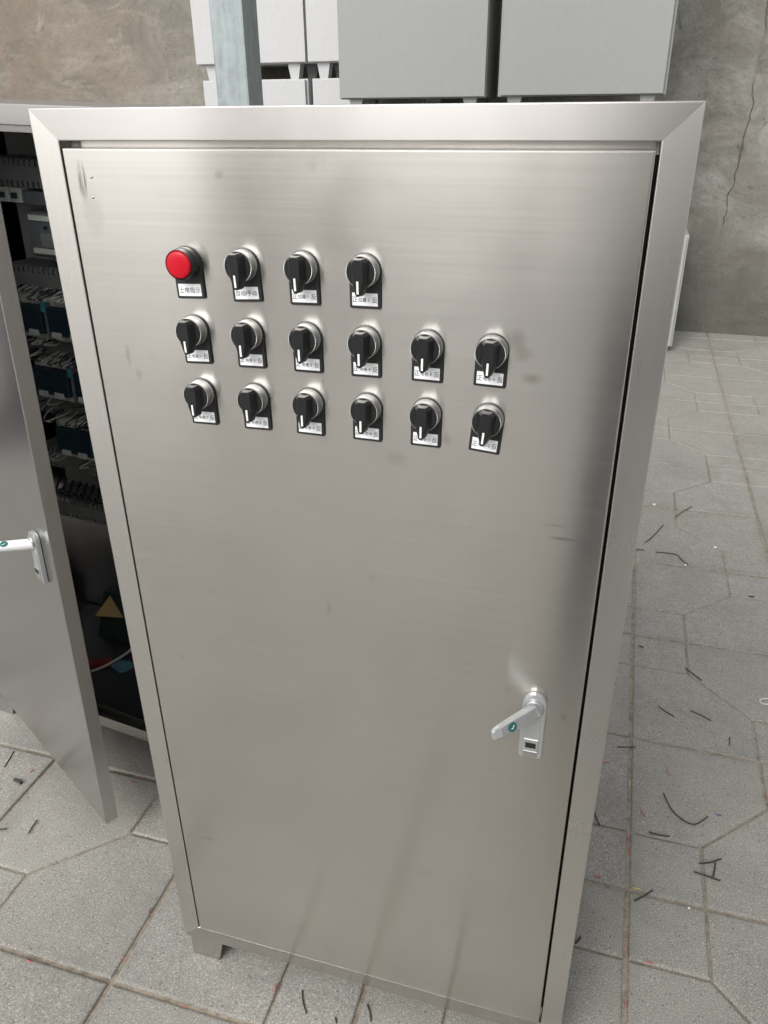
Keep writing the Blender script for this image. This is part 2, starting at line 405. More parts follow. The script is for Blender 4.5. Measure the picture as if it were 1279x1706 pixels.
# ------------------------------------------------------------------ cabinet pieces
W_, H_, Lg = .6, 1.2, .0515      # width, height, leg height
def frame_and_body(root, mat, depth, x0, z0, rail=.0280, closed=True):
    """welded shell: x0 is the left edge, front face at y=0"""
    x1, z1 = x0 + W_, z0 + H_
    ox0, ox1, oz0, oz1 = x0, x1, z0, z1
    ix0, ix1, iz0, iz1 = x0 + rail, x1 - rail, z0 + rail, z1 - rail
    quads = {'x': [[(ox0, oz1), (ix0, iz1), (ix1, iz1), (ox1, oz1)], [(ox0, oz0), (ox1, oz0), (ix1, iz0), (ix0, iz0)]],
             'z': [[(ox0, oz0), (ix0, iz0), (ix0, iz1), (ox0, oz1)], [(ix1, iz0), (ox1, oz0), (ox1, oz1), (ix1, iz1)]]}
    for g, lst in quads.items():
        for q in lst:
            bm = bmesh.new(); prism(bm, q, 0, .022)
            bm.normal_update()
            ed = [e_ for e_ in bm.edges if e_.calc_face_angle(0) > R(40) and min(abs(e_.verts[0].co.x - e_.verts[1].co.x), abs(e_.verts[0].co.z - e_.verts[1].co.z)) < .001
                  and abs(e_.verts[0].co.y - e_.verts[1].co.y) < .001]
            bmesh.ops.bevel(bm, geom=ed, offset=.0012, segments=3, profile=.6, affect='EDGES', clamp_overlap=True); bm.normal_update(); uvs(bm, g)
            new_obj('frame_rail', bm, M['steel_side'] if g == 'z' else M['steel_top'] if q is lst[0] else mat, root)
    bm = bmesh.new()                                     # folded sheet shell behind the rails
    t_ = .0012
    e = .0016                                             # the shell sits a hair inside the rails
    a0, a1, c0, c1 = ox0 + e, ox1 - e, oz0 + e, oz1 - e
    box(bm, (a0, .0225, c0), (a0 + t_, depth, c1)); box(bm, (a1 - t_, .0225, c0), (a1, depth, c1))
    box(bm, (a0 + t_, .0225, c1 - t_), (a1 - t_, depth, c1)); box(bm, (a0 + t_, .0225, c0), (a1 - t_, depth, c0 + t_))
    box(bm, (a0 + t_, depth - t_, c0 + t_), (a1 - t_, depth, c1 - t_))
    bm.normal_update(); uvs(bm); new_obj('body', bm, mat, root)
    # inner lip the door closes against, its uprights painted black for the gap's shade
    k = .010
    for (a, b, c, d) in ((ix0 + .0005, iz1 - k, ix1 - .0005, iz1 - .0005), (ix0 + .0005, iz0 + .0005, ix1 - .0005, iz0 + k),
                         (ix0 + .0005, iz0 + k, ix0 + k, iz1 - k), (ix1 - k, iz0 + k, ix1 - .0005, iz1 - k)):
        bm = bmesh.new(); box(bm, (a, .0175, b), (c, .0205, d)); bm.normal_update(); uvs(bm)
        new_obj('door_lip' if c - a > .1 else 'gap_shade_lip', bm, mat if c - a > .1 else M['rubber'], root)
    return ix0, ix1, iz0, iz1
def leg(root, mat, x, y, z0, dx, h=Lg):
    """sheet foot: front plate with a sloped inner side and a folded return"""
    bm = bmesh.new()
    w = .046
    pts = [(0, h), (w * 1.28 if dx > 0 else 0, h), (w if dx > 0 else 0, 0), (0, 0)] if dx > 0 else [(-w * 1.28, h), (0, h), (0, 0), (-w, 0)]
    pts = pts[::-1]
    pts = [(px, pz) for px, pz in pts]
    if dx > 0: pts = [(0, 0), (w, 0), (w * 1.25, h), (0, h)]
    else: pts = [(-w, 0), (0, 0), (0, h), (-w * 1.25, h)]
    prism(bm, pts, 0, .002)
    if dx > 0: box(bm, (0, .002, 0), (.002, .05, h))
    else: box(bm, (-.002, .002, 0), (0, .05, h))
    bm.normal_update(); uvs(bm, 'x')
    o = new_obj('leg', bm, mat, root, loc=(x, y, z0)); return o
def door_handle(root, lever_vec, white=False):
    """cast backplate with a raised swing lever; origin at the plate centre on the door face"""
    hw, ht, hb = .0131, .0450, -.0450
    bm = bmesh.new()
    n = 14
    def outline(hw, ht, hb, c=.002):
        p = [(hw * math.cos(math.pi * i / n), ht - hw + hw * math.sin(math.pi * i / n)) for i in range(n + 1)]
        return p + [(-hw, hb + c), (-hw + c, hb), (hw - c, hb), (hw, hb + c)]
    prism(bm, outline(hw, ht, hb), -.0075, 0); bevel(bm, .0018, 2, 50)
    back = new_obj('door_handle', bm, M['zinc'], root)
    def sub(name, bm, m, **kw): return new_obj(name, bm, m, back, **kw)
    bm = bmesh.new(); prism(bm, outline(hw - .0042, ht - .030, hb + .006, .001), -.0082, -.0074); bevel(bm, .0003, 1); sub('lever_recess', bm, M['zinc'])
    bm = bmesh.new(); lathe(bm, [(.0105, -.0074), (.0105, -.0100), (.0095, -.0112)], 28); sub('pivot_collar', bm, M['zincdk'], smooth=False, loc=(0, 0, ht - .017))
    bm = bmesh.new(); box(bm, (-.0085, -.0095, -.0335), (.0085, -.0076, -.0165)); bevel(bm, .0006, 1); sub('latch_frame', bm, M['zinc'])
    bm = bmesh.new(); box(bm, (-.0058, -.0101, -.0285), (.0058, -.0094, -.0215)); sub('latch_slot', bm, M['hole'])
    bm = bmesh.new(); box(bm, (-.0080, -.0088, -.0425), (.0080, -.0076, -.0345)); bevel(bm, .0004, 1); sub('latch_button', bm, M['zincdk'])
    # lever: built along +x, then turned onto lever_vec
    L = lever_vec.length
    bm = bmesh.new()
    secs = [(-.006, .0075, .0056), (.010, .0080, .0060), (L * .55, .0076, .0054), (L - .010, .0070, .0042), (L - .002, .0058, .0030), (L, .0044, .0020)]
    rings = []
    for x, w, h in secs:
        rings.append([bm.verts.new((x, y, z)) for y, z in ((-w, -h * .5), (-w * .8, -h), (w * .8, -h), (w, -h * .5), (w, h * .4), (w * .75, h), (-w * .75, h), (-w, h * .4))])
    for r0, r1 in zip(rings, rings[1:]):
        for i in range(8): bm.faces.new((r0[i], r0[(i + 1) % 8], r1[(i + 1) % 8], r1[i]))
    bm.faces.new(rings[0]); bm.faces.new(rings[-1])
    bmesh.ops.recalc_face_normals(bm, faces=bm.faces[:]); bevel(bm, .0006, 2, 35)
    d = lever_vec.normalized(); up = Vector((.25, -.5, .8)) if white else Vector((.62, -.62, .42))
    s = d.cross(up).normalized(); zz = s.cross(d) * -1
    zz = (up - d * up.dot(d)).normalized(); yy = zz.cross(d).normalized()
    piv = Vector((0, -.010, ht - .020))
    mat = Matrix(((d.x, yy.x, zz.x, piv.x), (d.y, yy.y, zz.y, piv.y), (d.z, yy.z, zz.z, piv.z), (0, 0, 0, 1)))
    lv = sub('lever', bm, M['white_cast'] if white else M['zinc']); lv.matrix_local = mat
    bm = bmesh.new(); v8 = box(bm, (.002, -.0056, .0036), (L * .84, .0056, .0063))
    for q in v8:
        if q.co.x > .01: q.co.z -= .0012; q.co.y *= .92
    bevel(bm, .0005, 1); lf = sub('lever_face', bm, M['white_cast'] if white else M['zincdk']); lf.matrix_local = mat
    def on_lever(bm):
        for v in bm.verts: v.co = mat @ v.co
        return bm
    side = 1
    bx = L * (.50 if white else .62)
    bm = bmesh.new(); lathe(bm, [(.0050, -.0006), (.0050, .0004)], 26)
    for v in bm.verts: v.co = Vector((v.co.x * 1.15 + bx, v.co.z * 1, .0060 + v.co.y * -1))
    sub('badge', on_lever(bm), M['teal'])
    bm = bmesh.new()
    tube(bm, [Vector((bx - .002, -.0015, .0065)), Vector((bx + .0005, .0012, .0065)), Vector((bx + .003, .0010, .0065))], .0005, 5)
    sub('badge_mark', on_lever(bm), M['white'])
    return back

# ------------------------------------------------------------------ the closed control cabinet
cab = tag(empty('control_cabinet'), 'closed brushed stainless steel cabinet with rows of black selector switches and a red lamp', 'electrical cabinet')
ix0, ix1, iz0, iz1 = frame_and_body(cab, M['steel'], .36, -.3, Lg)
bm = bmesh.new()
box(bm, (ix0 + .0036, -.0022, iz0 + .0026), (ix1 - .0031, .0150, iz1 - .0062)); bevel(bm, .0016, 3, 40); bm.normal_update(); uvs(bm)
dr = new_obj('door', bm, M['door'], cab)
for (a, b, c, d) in ((ix0 + .006, iz1 - .014, ix1 - .006, iz1 - .009), (ix0 + .006, iz0 + .005, ix1 - .006, iz0 + .009)):
    bm = bmesh.new(); box(bm, (a, .0152, b), (c, .0174, d)); new_obj('gasket', bm, M['rubber'], dr)
for (x, dx) in ((-.292, 1), (.292, -1)):
    leg(cab, M['steel'], x, .004, 0, dx)
    leg(cab, M['steel'], x, .300, 0, dx)
for xx, zz_ in ((-.2408, 1.1925), (-.2428, 1.1745)):                      # two weld pimples beside the grinding mark
    bm = bmesh.new(); lathe(bm, [(.0016, -.0022), (.0012, -.0026), (.0005, -.0028)], 14); new_obj('weld_dimple', bm, M['steel_in'], dr, smooth=True, loc=(xx, 0, zz_))

def plate_bm():
    r, hb = .0150, -.0345; n = 18
    pts = [(r * math.cos(math.pi * i / n), r * math.sin(math.pi * i / n)) for i in range(n + 1)] + [(-r, hb + .001), (-r + .001, hb), (r - .001, hb), (r, hb + .001)]
    bm = bmesh.new(); prism(bm, pts, -.0050, -.0023); bevel(bm, .0006, 1, 50); return bm
def card_bm():
    bm = bmesh.new(); box(bm, (-.0122, -.0056, -.0318), (.0122, -.0051, -.0203)); return bm
def knob_bm():
    bm = bmesh.new()
    lathe(bm, [(.0132, -.0145), (.0132, -.0166), (.0126, -.0176)], 40)
    # raised grip: bow-tie ridge running down past the bezel into a pointer tail
    pts = [(-.0064, .0100), (-.0042, .0128), (.0042, .0128), (.0064, .0100), (.0060, -.0080), (.0030, -.0188), (.0016, -.0202), (-.0016, -.0202), (-.0030, -.0188), (-.0060, -.0080)]
    base = [(x * 1.35, z * (1.0)) for x, z in pts]
    a_ = [bm.verts.new((x, -.0172, z)) for x, z in base]; b_ = [bm.verts.new((x * .78, -.0262, z * .965)) for x, z in pts]
    n = len(pts); ff = [bm.faces.new(b_), bm.faces.new(a_[::-1])]
    for i in range(n): ff.append(bm.faces.new((a_[i], b_[i], b_[(i + 1) % n], a_[(i + 1) % n])))
    bmesh.ops.recalc_face_normals(bm, faces=ff); bevel(bm, .0007, 2, 35); return bm
def bezel_bm():
    bm = bmesh.new()
    lathe(bm, [(.0146, -.0052), (.0146, -.0066), (.0141, -.0070), (.0141, -.0160), (.0142, -.0166), (.0139, -.0171), (.0135, -.0171), (.0133, -.0150)], 48, True, True); return bm
def make_switch():
    root = new_obj('selector_switch', plate_bm(), M['blackm'], cab)
    new_obj('bezel', bezel_bm(), M['chrome'], root)
    new_obj('knob', knob_bm(), M['black'], root)
    bm = bmesh.new(); box(bm, (-.0010, -.0268, -.0172), (.0010, -.0259, -.0060)); bevel(bm, .0004, 2); new_obj('pointer_mark', bm, M['white'], root)
    new_obj('label_card', card_bm(), M['card'], root); return root
def sw_parts_copy():
    c = sw0.copy(); COL.objects.link(c); c.parent = cab
    for ch in list(sw0.children):
        if ch.name.startswith('lettering'): continue
        d = ch.copy(); COL.objects.link(d); d.parent = c
    return c
ROWS = [1.1180, 1.0525, .9868]; COLS = [-.1490, -.0890, -.0290, .0310, .0910, .1510]
sw0 = make_switch(); first = True
def switch(x, z, items, lab, rz=0):
    global first
    o = sw0 if first else sw_parts_copy(); first = False
    o.location = (x, 0, z); o.rotation_euler = (0, rz, 0); o['label'] = lab
    lettering(items, o, -.00585); return o
def curtain(mid, num, dx=0):
    s = '正', '反'
    return [('正', -.0094 + dx, -.0262, .0060, .92), (mid, -.0022 + dx, -.0264, .0043, .95), (str(num), .0037 + dx, -.0264, .0040, 1), ('反', .0096 + dx, -.0262, .0062, .92)]
switch(COLS[1], ROWS[0], [('自动/手动', 0, -.0261, .0058, .92)], 'selector switch whose card reads 自动/手动', R(-3))
switch(COLS[2], ROWS[0], curtain('拉幕', 1), 'selector switch whose card reads 正拉幕1反', R(-1))
switch(COLS[3], ROWS[0], curtain('拉幕', 2), 'selector switch whose card reads 正拉幕2反', 0)
for i in range(6): switch(COLS[i] + random.uniform(-.0006, .0006), ROWS[1], curtain('电卷', i + 1), 'selector switch whose card reads 正电卷%d反' % (i + 1), R([-2, -1, 0, 0, 1, 2][i]))
for i in range(6): switch(COLS[i] + random.uniform(-.0006, .0006), ROWS[2], curtain('电卷', i + 7), 'selector switch whose card reads 正电卷%d反' % (i + 7), R([-1, -1, 1, 1, 1, 5][i]))
lamp = new_obj('indicator_lamp', plate_bm(), M['blackm'], cab, loc=(COLS[0], 0, ROWS[0])); lamp['label'] = 'red indicator lamp whose card reads 上电指示'
lamp.rotation_euler = (0, R(-2), 0)
bm = bmesh.new(); lathe(bm, [(.0146, -.0052), (.0146, -.0120), (.0141, -.0135), (.0139, -.0195), (.0134, -.0198), (.0132, -.0140)], 44); new_obj('lamp_base', bm, M['black'], lamp)
bm = bmesh.new(); lathe(bm, [(.0129, -.0130), (.0129, -.0182), (.0127, -.0198), (.0120, -.0208), (.0100, -.0214), (.0060, -.0218), (.0015, -.0219)], 44); new_obj('lens', bm, M['red'], lamp, smooth=True)
new_obj('label_card', card_bm(), M['card'], lamp); lettering([('上电指示', 0, -.0261, .0062, .95)], lamp, -.00585)
dh = door_handle(cab, Vector((-.037, -.054, .004))); dh.location = (.2195, -.0023, .6290)

# ------------------------------------------------------------------ the open cabinet on the left
M['plate'] = plain('galvanised_backplate', (.55, .56, .55), .5, .1)
M['duct'] = plain('grey_cable_duct', (.26, .28, .27), .6)
M['navy'] = plain('navy_module', (.016, .042, .065), .45)
M['term'] = plain('pale_terminal', (.78, .82, .76), .5)
M['plc'] = plain('grey_controller', (.17, .18, .20), .5)
M['ltblue'] = plain('blue_end_clamp', (.10, .42, .55), .5)
M['wire_w'] = plain('pale_wire', (.70, .70, .66), .5)
M['wire_p'] = plain('violet_wire', (.13, .10, .35), .5)
M['wire_k'] = plain('black_wire', (.02, .02, .022), .45)
M['redp'] = plain('red_plastic', (.28, .02, .025), .4)
cab2 = tag(empty('open_cabinet', (-.440, .352, 0), R(-6)), 'open stainless steel cabinet on the left full of dark terminal modules', 'electrical cabinet')
ROLL = R(2.0)
ins = cab2
cab2.rotation_euler = (0, ROLL, R(-6)); cab2.rotation_mode = 'XYZ'
frame_and_body(cab2, M['steel2'], .35, -.6, Lg)
for (x, dx) in ((-.592, 1), (-.008, -1)):
    hh = Lg + (-x) * math.tan(ROLL) * (1 if dx > 0 else .2)
    for y in (.004, .290): leg(cab2, M['steel2'], x, y, Lg - hh, dx, hh)
hinge = Vector((-.578, -.002, Lg + .014)); dw, dhgt = .540, 1.150
bm = bmesh.new(); box(bm, (0, 0, 0), (dw, .024, dhgt)); bevel(bm, .0012, 2, 40); bm.normal_update(); uvs(bm)
d2 = new_obj('door', bm, M['steel2'], cab2, loc=hinge, rot=(0, 0, R(-23.3)))
dh2 = door_handle(cab2, Vector((-.043, -.062, -.002)), True)
DR = Matrix.Rotation(R(-23.3), 4, 'Z')
dh2.location = hinge + DR @ Vector((dw - .050, -.0005, .560)); dh2.rotation_euler = (0, 0, R(-23.3))
def part(name, bm, m): return new_obj(name, bm, m, cab2)
bm = bmesh.new(); box(bm, (-.57, .315, .39), (-.03, .318, 1.20)); mp = part('mounting_plate', bm, M['plate'])
bm = bmesh.new(); box(bm, (-.5985, .03, Lg + .004), (-.0015, .345, Lg + .012)); part('floor_plate', bm, plain('dark_floor_tray', (.05, .055, .065), .35, .2))
def duct(z, h=.05, d=.075):
    """open slotted duct: back, lid and comb teeth"""
    y0, y1 = .314 - d, .314
    bm = bmesh.new(); box(bm, (-.555, y0, z - h / 2 + .012), (-.045, y0 + .003, z + h / 2 - .012)); o = part('cable_duct', bm, M['duct'])
    bm = bmesh.new(); x = -.553
    while x < -.05:
        box(bm, (x, y0 + .0035, z + h / 2 - .004), (x + .007, y1, z + h / 2)); box(bm, (x, y0 + .0035, z - h / 2), (x + .007, y1, z - h / 2 + .004)); x += .0125
        box(bm, (x - .0125, y0 + .0005, z + h / 2 - .012), (x - .0055, y0 + .0035, z + h / 2 - .001)); box(bm, (x - .0125, y0 + .0005, z - h / 2 + .001), (x - .0055, y0 + .0035, z - h / 2 + .012))
    c = new_obj('comb_teeth', bm, M['duct'], o); c['kind'] = 'stuff'
for z in (1.13, .935, .800, .675, .545, .420): duct(z)
# controller and power supply near the top
bm = bmesh.new(); box(bm, (-.46, .225, .985), (-.20, .314, 1.065)); bevel(bm, .002, 1); pc = part('controller', bm, M['plc'])
for zz_ in (.992, 1.052):
    bm = bmesh.new(); box(bm, (-.45, .219, zz_), (-.21, .2245, zz_ + .009)); new_obj('terminal_strip', bm, M['term'], pc)
bm = bmesh.new()
for i in range(8): box(bm, (-.42 + i * .016, .2238, 1.036), (-.413 + i * .016, .2249, 1.042))
new_obj('status_light', bm, M['hole'], pc)
bm = bmesh.new(); box(bm, (-.36, .2225, .998), (-.30, .2248, 1.024)); new_obj('display', bm, M['hole'], pc)
bm = bmesh.new(); box(bm, (-.17, .235, .99), (-.06, .314, 1.06)); bevel(bm, .002, 1); part('power_supply', bm, M['plc'])
bm = bmesh.new(); box(bm, (-.50, .24, 1.075), (-.26, .314, 1.100)); bevel(bm, .002, 1); rl = part('relay_board', bm, M['plc'])
bm = bmesh.new(); box(bm, (-.275, .234, 1.080), (-.262, .2395, 1.092)); new_obj('relay', bm, M['redp'], rl)
for xx in (-.43, -.385, -.29, -.25):
    bm = bmesh.new(); box(bm, (xx, .2215, 1.004), (xx + .028, .2249, 1.030)); bevel(bm, .001, 1); new_obj('port', bm, M['duct'], pc)
for xx in (-.53, -.50, -.165, -.135, -.105, -.075):
    bm = bmesh.new(); box(bm, (xx, .236, 1.078), (xx + .026, .314, 1.104)); bevel(bm, .001, 1); bk = part('breaker', bm, M['term'])
    bm = bmesh.new(); box(bm, (xx + .009, .228, 1.086), (xx + .017, .2355, 1.096)); new_obj('breaker_toggle', bm, M['navy'], bk)
def module(x, z, w=.092):
    bm = bmesh.new(); box(bm, (x, .205, z - .027), (x + w, .314, z + .027)); bevel(bm, .0015, 1); o = part('relay_module', bm, M['navy'])
    for zc in (z + .034, z - .034):
        bm = bmesh.new(); box(bm, (x, .222, zc - .0065), (x + w, .314, zc + .0065)); 
        n = 8
        for i in range(n): box(bm, (x + i * w / n + .0015, .2175, zc - .0055), (x + (i + 1) * w / n - .0015, .2218, zc + .0045))
        new_obj('terminal_strip', bm, M['term'], o)
    for i in (0, 1):
        bm = bmesh.new(); xx = x + .008 + i * .045 + random.uniform(0, .008); box(bm, (xx, .201, z - .0300), (xx + .022, .2045, z - .0190)); new_obj('marker_tag', bm, M['card'], o)
def clamp(x, z):
    bm = bmesh.new(); box(bm, (x, .210, z - .036), (x + .0085, .314, z + .038)); bevel(bm, .001, 1); o = part('end_clamp', bm, M['duct'])
    bm = bmesh.new(); box(bm, (x - .0005, .2055, z + .018), (x + .0090, .2098, z + .038)); new_obj('clamp_cap', bm, M['ltblue'], o)
for r_, (z, x0) in enumerate(((.865, -.54), (.737, -.50), (.609, -.465))):
    x = x0
    while x < -.10:
        module(x, z); clamp(x + .0955, z); x += .1075
rw = random.Random(11)
for m_, cnt in (('wire_k', 120), ('wire_w', 110), ('wire_p', 16)):
    bm = bmesh.new()
    for i in range(cnt):
        z = rw.choice((.865, .737, .609)); x = rw.uniform(-.54, -.07); up = rw.random() < .75
        za = z + .040 if up else z - .040; zb = z + .055 if up else z - .052
        p = [(x, .216, za), (x + rw.uniform(-.012, .012), .200 - rw.uniform(0, .014), za + (.006 if up else -.006)), (x + rw.uniform(-.02, .02), .222, zb), (x + rw.uniform(-.02, .02), .262, zb + (.004 if up else -.004))]
        tube(bm, smooth_pts(p, 4), .0014 if m_ != 'wire_p' else .002, 5)
    o = part('wiring', bm, M[m_]); o['kind'] = 'stuff'
bm = bmesh.new()
for i in range(26):
    x = -.54 + i * .019; z = .47
    tube(bm, smooth_pts([(x, .25, z + .02), (x + .012, .222, z + .004), (x + .026, .236, z - .012), (x + .03, .262, z - .02)], 4), .0026, 5)
o = part('cable_bundle', bm, M['wire_k']); o['kind'] = 'stuff'

# loose things lying in the open cabinet
Mc2 = Matrix.Translation(cab2.location) @ cab2.rotation_euler.to_matrix().to_4x4()
def loose(name, bm, mat, lx, ly, lz, rot, label, cat):
    o = new_obj(name, bm, mat); o.matrix_world = Mc2 @ Matrix.Translation((lx, ly, lz)) @ Matrix.Rotation(rot[2], 4, 'Z') @ Matrix.Rotation(rot[1], 4, 'Y') @ Matrix.Rotation(rot[0], 4, 'X')
    return tag(o, label, cat)
M['tan'] = plain('tan_card', (.62, .45, .20), .7)
M['bluebag'] = plain('pale_blue_plastic', (.16, .40, .50), .35)
M['greenpcb'] = plain('green_board', (.03, .055, .045), .5)
FZ = Lg + .012
bm = bmesh.new(); f = bm.faces.new([bm.verts.new(p) for p in ((0, 0, .0), (.075, .010, .0), (.030, .055, .0))]); r_ = bmesh.ops.extrude_face_region(bm, geom=[f])
for v in [g for g in r_['geom'] if isinstance(g, bmesh.types.BMVert)]: v.co.z += .0015
bmesh.ops.recalc_face_normals(bm, faces=bm.faces[:])
# drawings folder leaning on the backplate carries the card pieces
bm2 = bmesh.new(); box(bm2, (-.045, 0, 0), (.055, .003, .115)); bevel(bm2, .001, 1)
loose('drawing_folder', bm2, M['greenpcb'], -.44, .245, FZ, (R(-24), 0, R(4)), 'dark green folder leaning inside the open cabinet', 'folder')
loose('tan_card', bm, M['tan'], -.445, .205, FZ + .095, (R(60), 0, R(5)), 'small torn tan card lying over the dark folder', 'card')
bm = bmesh.new(); box(bm, (-.03, -.012, 0), (.03, .012, .010)); bevel(bm, .002, 2)
loose('red_plug', bm, M['redp'], -.408, .150, FZ, (0, 0, R(32)), 'small red plastic piece on the open cabinet floor', 'plug')
bm = bmesh.new()
for i in range(3): box(bm, (-.018 + i * .012, -.016 + i * .004, 0), (.016 + i * .003, .012 + i * .003, .006 + i * .004))
bevel(bm, .002, 2); loose('blue_wrapper', bm, M['bluebag'], -.352, .165, FZ, (0, 0, R(-18)), 'crumpled pale blue wrapper on the open cabinet floor', 'wrapper')
bm = bmesh.new(); tube(bm, smooth_pts([(-.42, .10, FZ + .004), (-.36, .13, FZ + .03), (-.31, .19, FZ + .07), (-.29, .25, FZ + .14)], 6), .003, 6)
o = new_obj('loose_cable', bm, M['wire_w']); o.matrix_world = Mc2; tag(o, 'thin pale cable trailing over the open cabinet floor', 'cable')

# ------------------------------------------------------------------ galvanised post
def galv():
    t = NT('galvanised_steel'); c = t.coord(); f = t.noise(c, 30, 5, .6); s = t.noise(t.scale(c, (60, 60, 5)), 1, 4, .6); d = t.noise(c, 22, 3, .5, .5)
    col = t.ramp(f, [(.3, (.195, .222, .228)), (.7, (.29, .325, .332))])
    col = t.mix(t.ramp(s, [(.4, 0), (.7, .5)]), col, (.36, .41, .41)); col = t.mix(t.ramp(d, [(.62, 0), (.72, .65)]), col, (.22, .25, .26))
    t.bump(s, .3, .001); return t.set(Base_Color=col, Metallic=.45, Roughness=.5)
M['galv'] = galv()
post = tag(empty('steel_post', (-.879, 1.68, 0)), 'galvanised square steel post behind the two steel cabinets', 'post')
bm = bmesh.new(); box(bm, (-.05, -.05, .008), (.05, .05, 3.6)); bevel(bm, .005, 2); new_obj('shaft', bm, M['galv'], post)
bm = bmesh.new(); box(bm, (-.09, -.09, 0), (.09, .09, .008)); new_obj('base_plate', bm, M['galv'], post)

# ------------------------------------------------------------------ painted enclosures in the background
M['grey'] = plain('light_grey_powder_coat', (.248, .254, .246), .5, 0, .03)
M['grey_b'] = plain('grey_green_powder_coat', (.40, .415, .38), .5, 0, .03)
M['white_pc'] = plain('white_powder_coat', (.435, .437, .44), .5, 0, .03)
M['darkgap'] = plain('black_rubber_seal', (.02, .02, .02), .8)
def enclosure(loc, w, h, d, mat, label, group, feet=0, rz=0, door_in=.012, lock=True, foot_w=.07, taper=.012):
    r = tag(empty('steel_enclosure', loc, rz), label, 'enclosure', group)
    bm = bmesh.new(); box(bm, (0, .022, feet), (w, d, feet + h)); bevel(bm, .004, 2); new_obj('body', bm, mat, r)
    bm = bmesh.new(); box(bm, (door_in, 0, feet + .006), (w - door_in, .0205, feet + h - .006)); bevel(bm, .003, 2); new_obj('door', bm, mat, r)
    if lock:
        bm = bmesh.new(); lathe(bm, [(.012, 0), (.012, -.006), (.009, -.008)], 20); new_obj('lock', bm, M['zinc'], r, loc=(w - .05, -.0003, feet + h * .55))
    if feet:
        for fx in (.045, w - .045 - foot_w):
            for fy in (.03, d - .09):
                bm = bmesh.new()
                v = box(bm, (fx, fy, 0), (fx + foot_w, fy + .06, feet - .0003))
                for q in v[:4]: q.co.x += taper if q.co.x < fx + foot_w / 2 else -taper
                new_obj('foot', bm, mat, r)
    return r
g1 = 'light grey enclosures stacked behind the steel cabinet'
enclosure((-1.230, 3.60, 0), .740, 1.18, .36, M['grey'], 'lower grey enclosure under the left large grey one', g1, .05)
enclosure((-.4300, 3.60, 0), .745, 1.18, .36, M['grey'], 'lower grey enclosure under the right large grey one', g1, .05)
enclosure((-1.242, 3.60, 1.2302), .750, 1.15, .36, M['grey'], 'large light grey enclosure above the steel cabinet, left of the narrow gap', g1, .055, door_in=.003)
enclosure((-.4340, 3.60, 1.2302), .780, 1.15, .36, M['grey'], 'large light grey enclosure above the steel cabinet, right of the narrow gap', g1, .058, R(.5) and 0, door_in=.014)
lowb = enclosure((-.12, 3.95, 0), .690, .60, .40, M['grey_b'], 'low pale green grey enclosure on the paving against the wall', None, .03)
g2 = 'white enclosures stacked by the plaster wall'
enclosure((-2.225, 4.00, 0), .655, 1.365, .40, M['white_pc'], 'lower white enclosure of the left stack behind the post', g2, .03)
enclosure((-1.545, 4.00, 0), .655, 1.365, .40, M['white_pc'], 'lower white enclosure of the right stack beside the grey ones', g2, .03)
for x, n in ((-2.245, 'upper white enclosure of the left stack, partly behind the post'), (-1.560, 'upper white enclosure of the right stack, between post and grey enclosure')):
    enclosure((x, 4.00, 1.3952), .675, 1.2, .40, M['white_pc'], n, g2, .075, door_in=.002, foot_w=.075, taper=.014)

enclosure((-3.1, -.2, 0), .8, 1.5, .5, plain('dark_slate_prop', (.05, .055, .075), .5), 'unseen dark slate enclosure added off to the left, mirrored in the open door', None, .05, R(70))  # added, unseen: gives the open door something dark to reflect

# ------------------------------------------------------------------ litter on the paving: wire offcuts and insulation scraps
M['off_k'] = plain('dark_offcut', (.045, .038, .032), .4)
M['off_r'] = plain('red_insulation', (.46, .12, .11), .6)
M['off_y'] = plain('yellow_insulation', (.62, .48, .08), .5)
M['off_b'] = plain('blue_insulation', (.05, .10, .28), .5)
M['off_w'] = plain('white_scrap', (.75, .74, .66), .6)
def litter(name, pts, m, r, label, cat, group):
    bm = bmesh.new(); p3 = [(x, y, r + .0012) for x, y in pts]
    if len(p3) > 2: p3 = smooth_pts(p3, 5)
    else:
        a_, b_ = Vector(p3[0]), Vector(p3[1]); d = (b_ - a_); n_ = Vector((-d.y, d.x, 0)) * rw.uniform(-.06, .06)
        p3 = smooth_pts([a_, (a_ + b_) / 2 + n_, b_], 4)
    r *= .85
    c = Vector((sum(p[0] for p in p3) / len(p3), sum(p[1] for p in p3) / len(p3), 0))
    tube(bm, [Vector(p) - c for p in p3], r, 7)
    o = new_obj(name, bm, m); o.location = c; return tag(o, label, cat, group)
G1, G2 = 'dark wire offcuts scattered on the paving', 'bright insulation scraps caught in the joints'
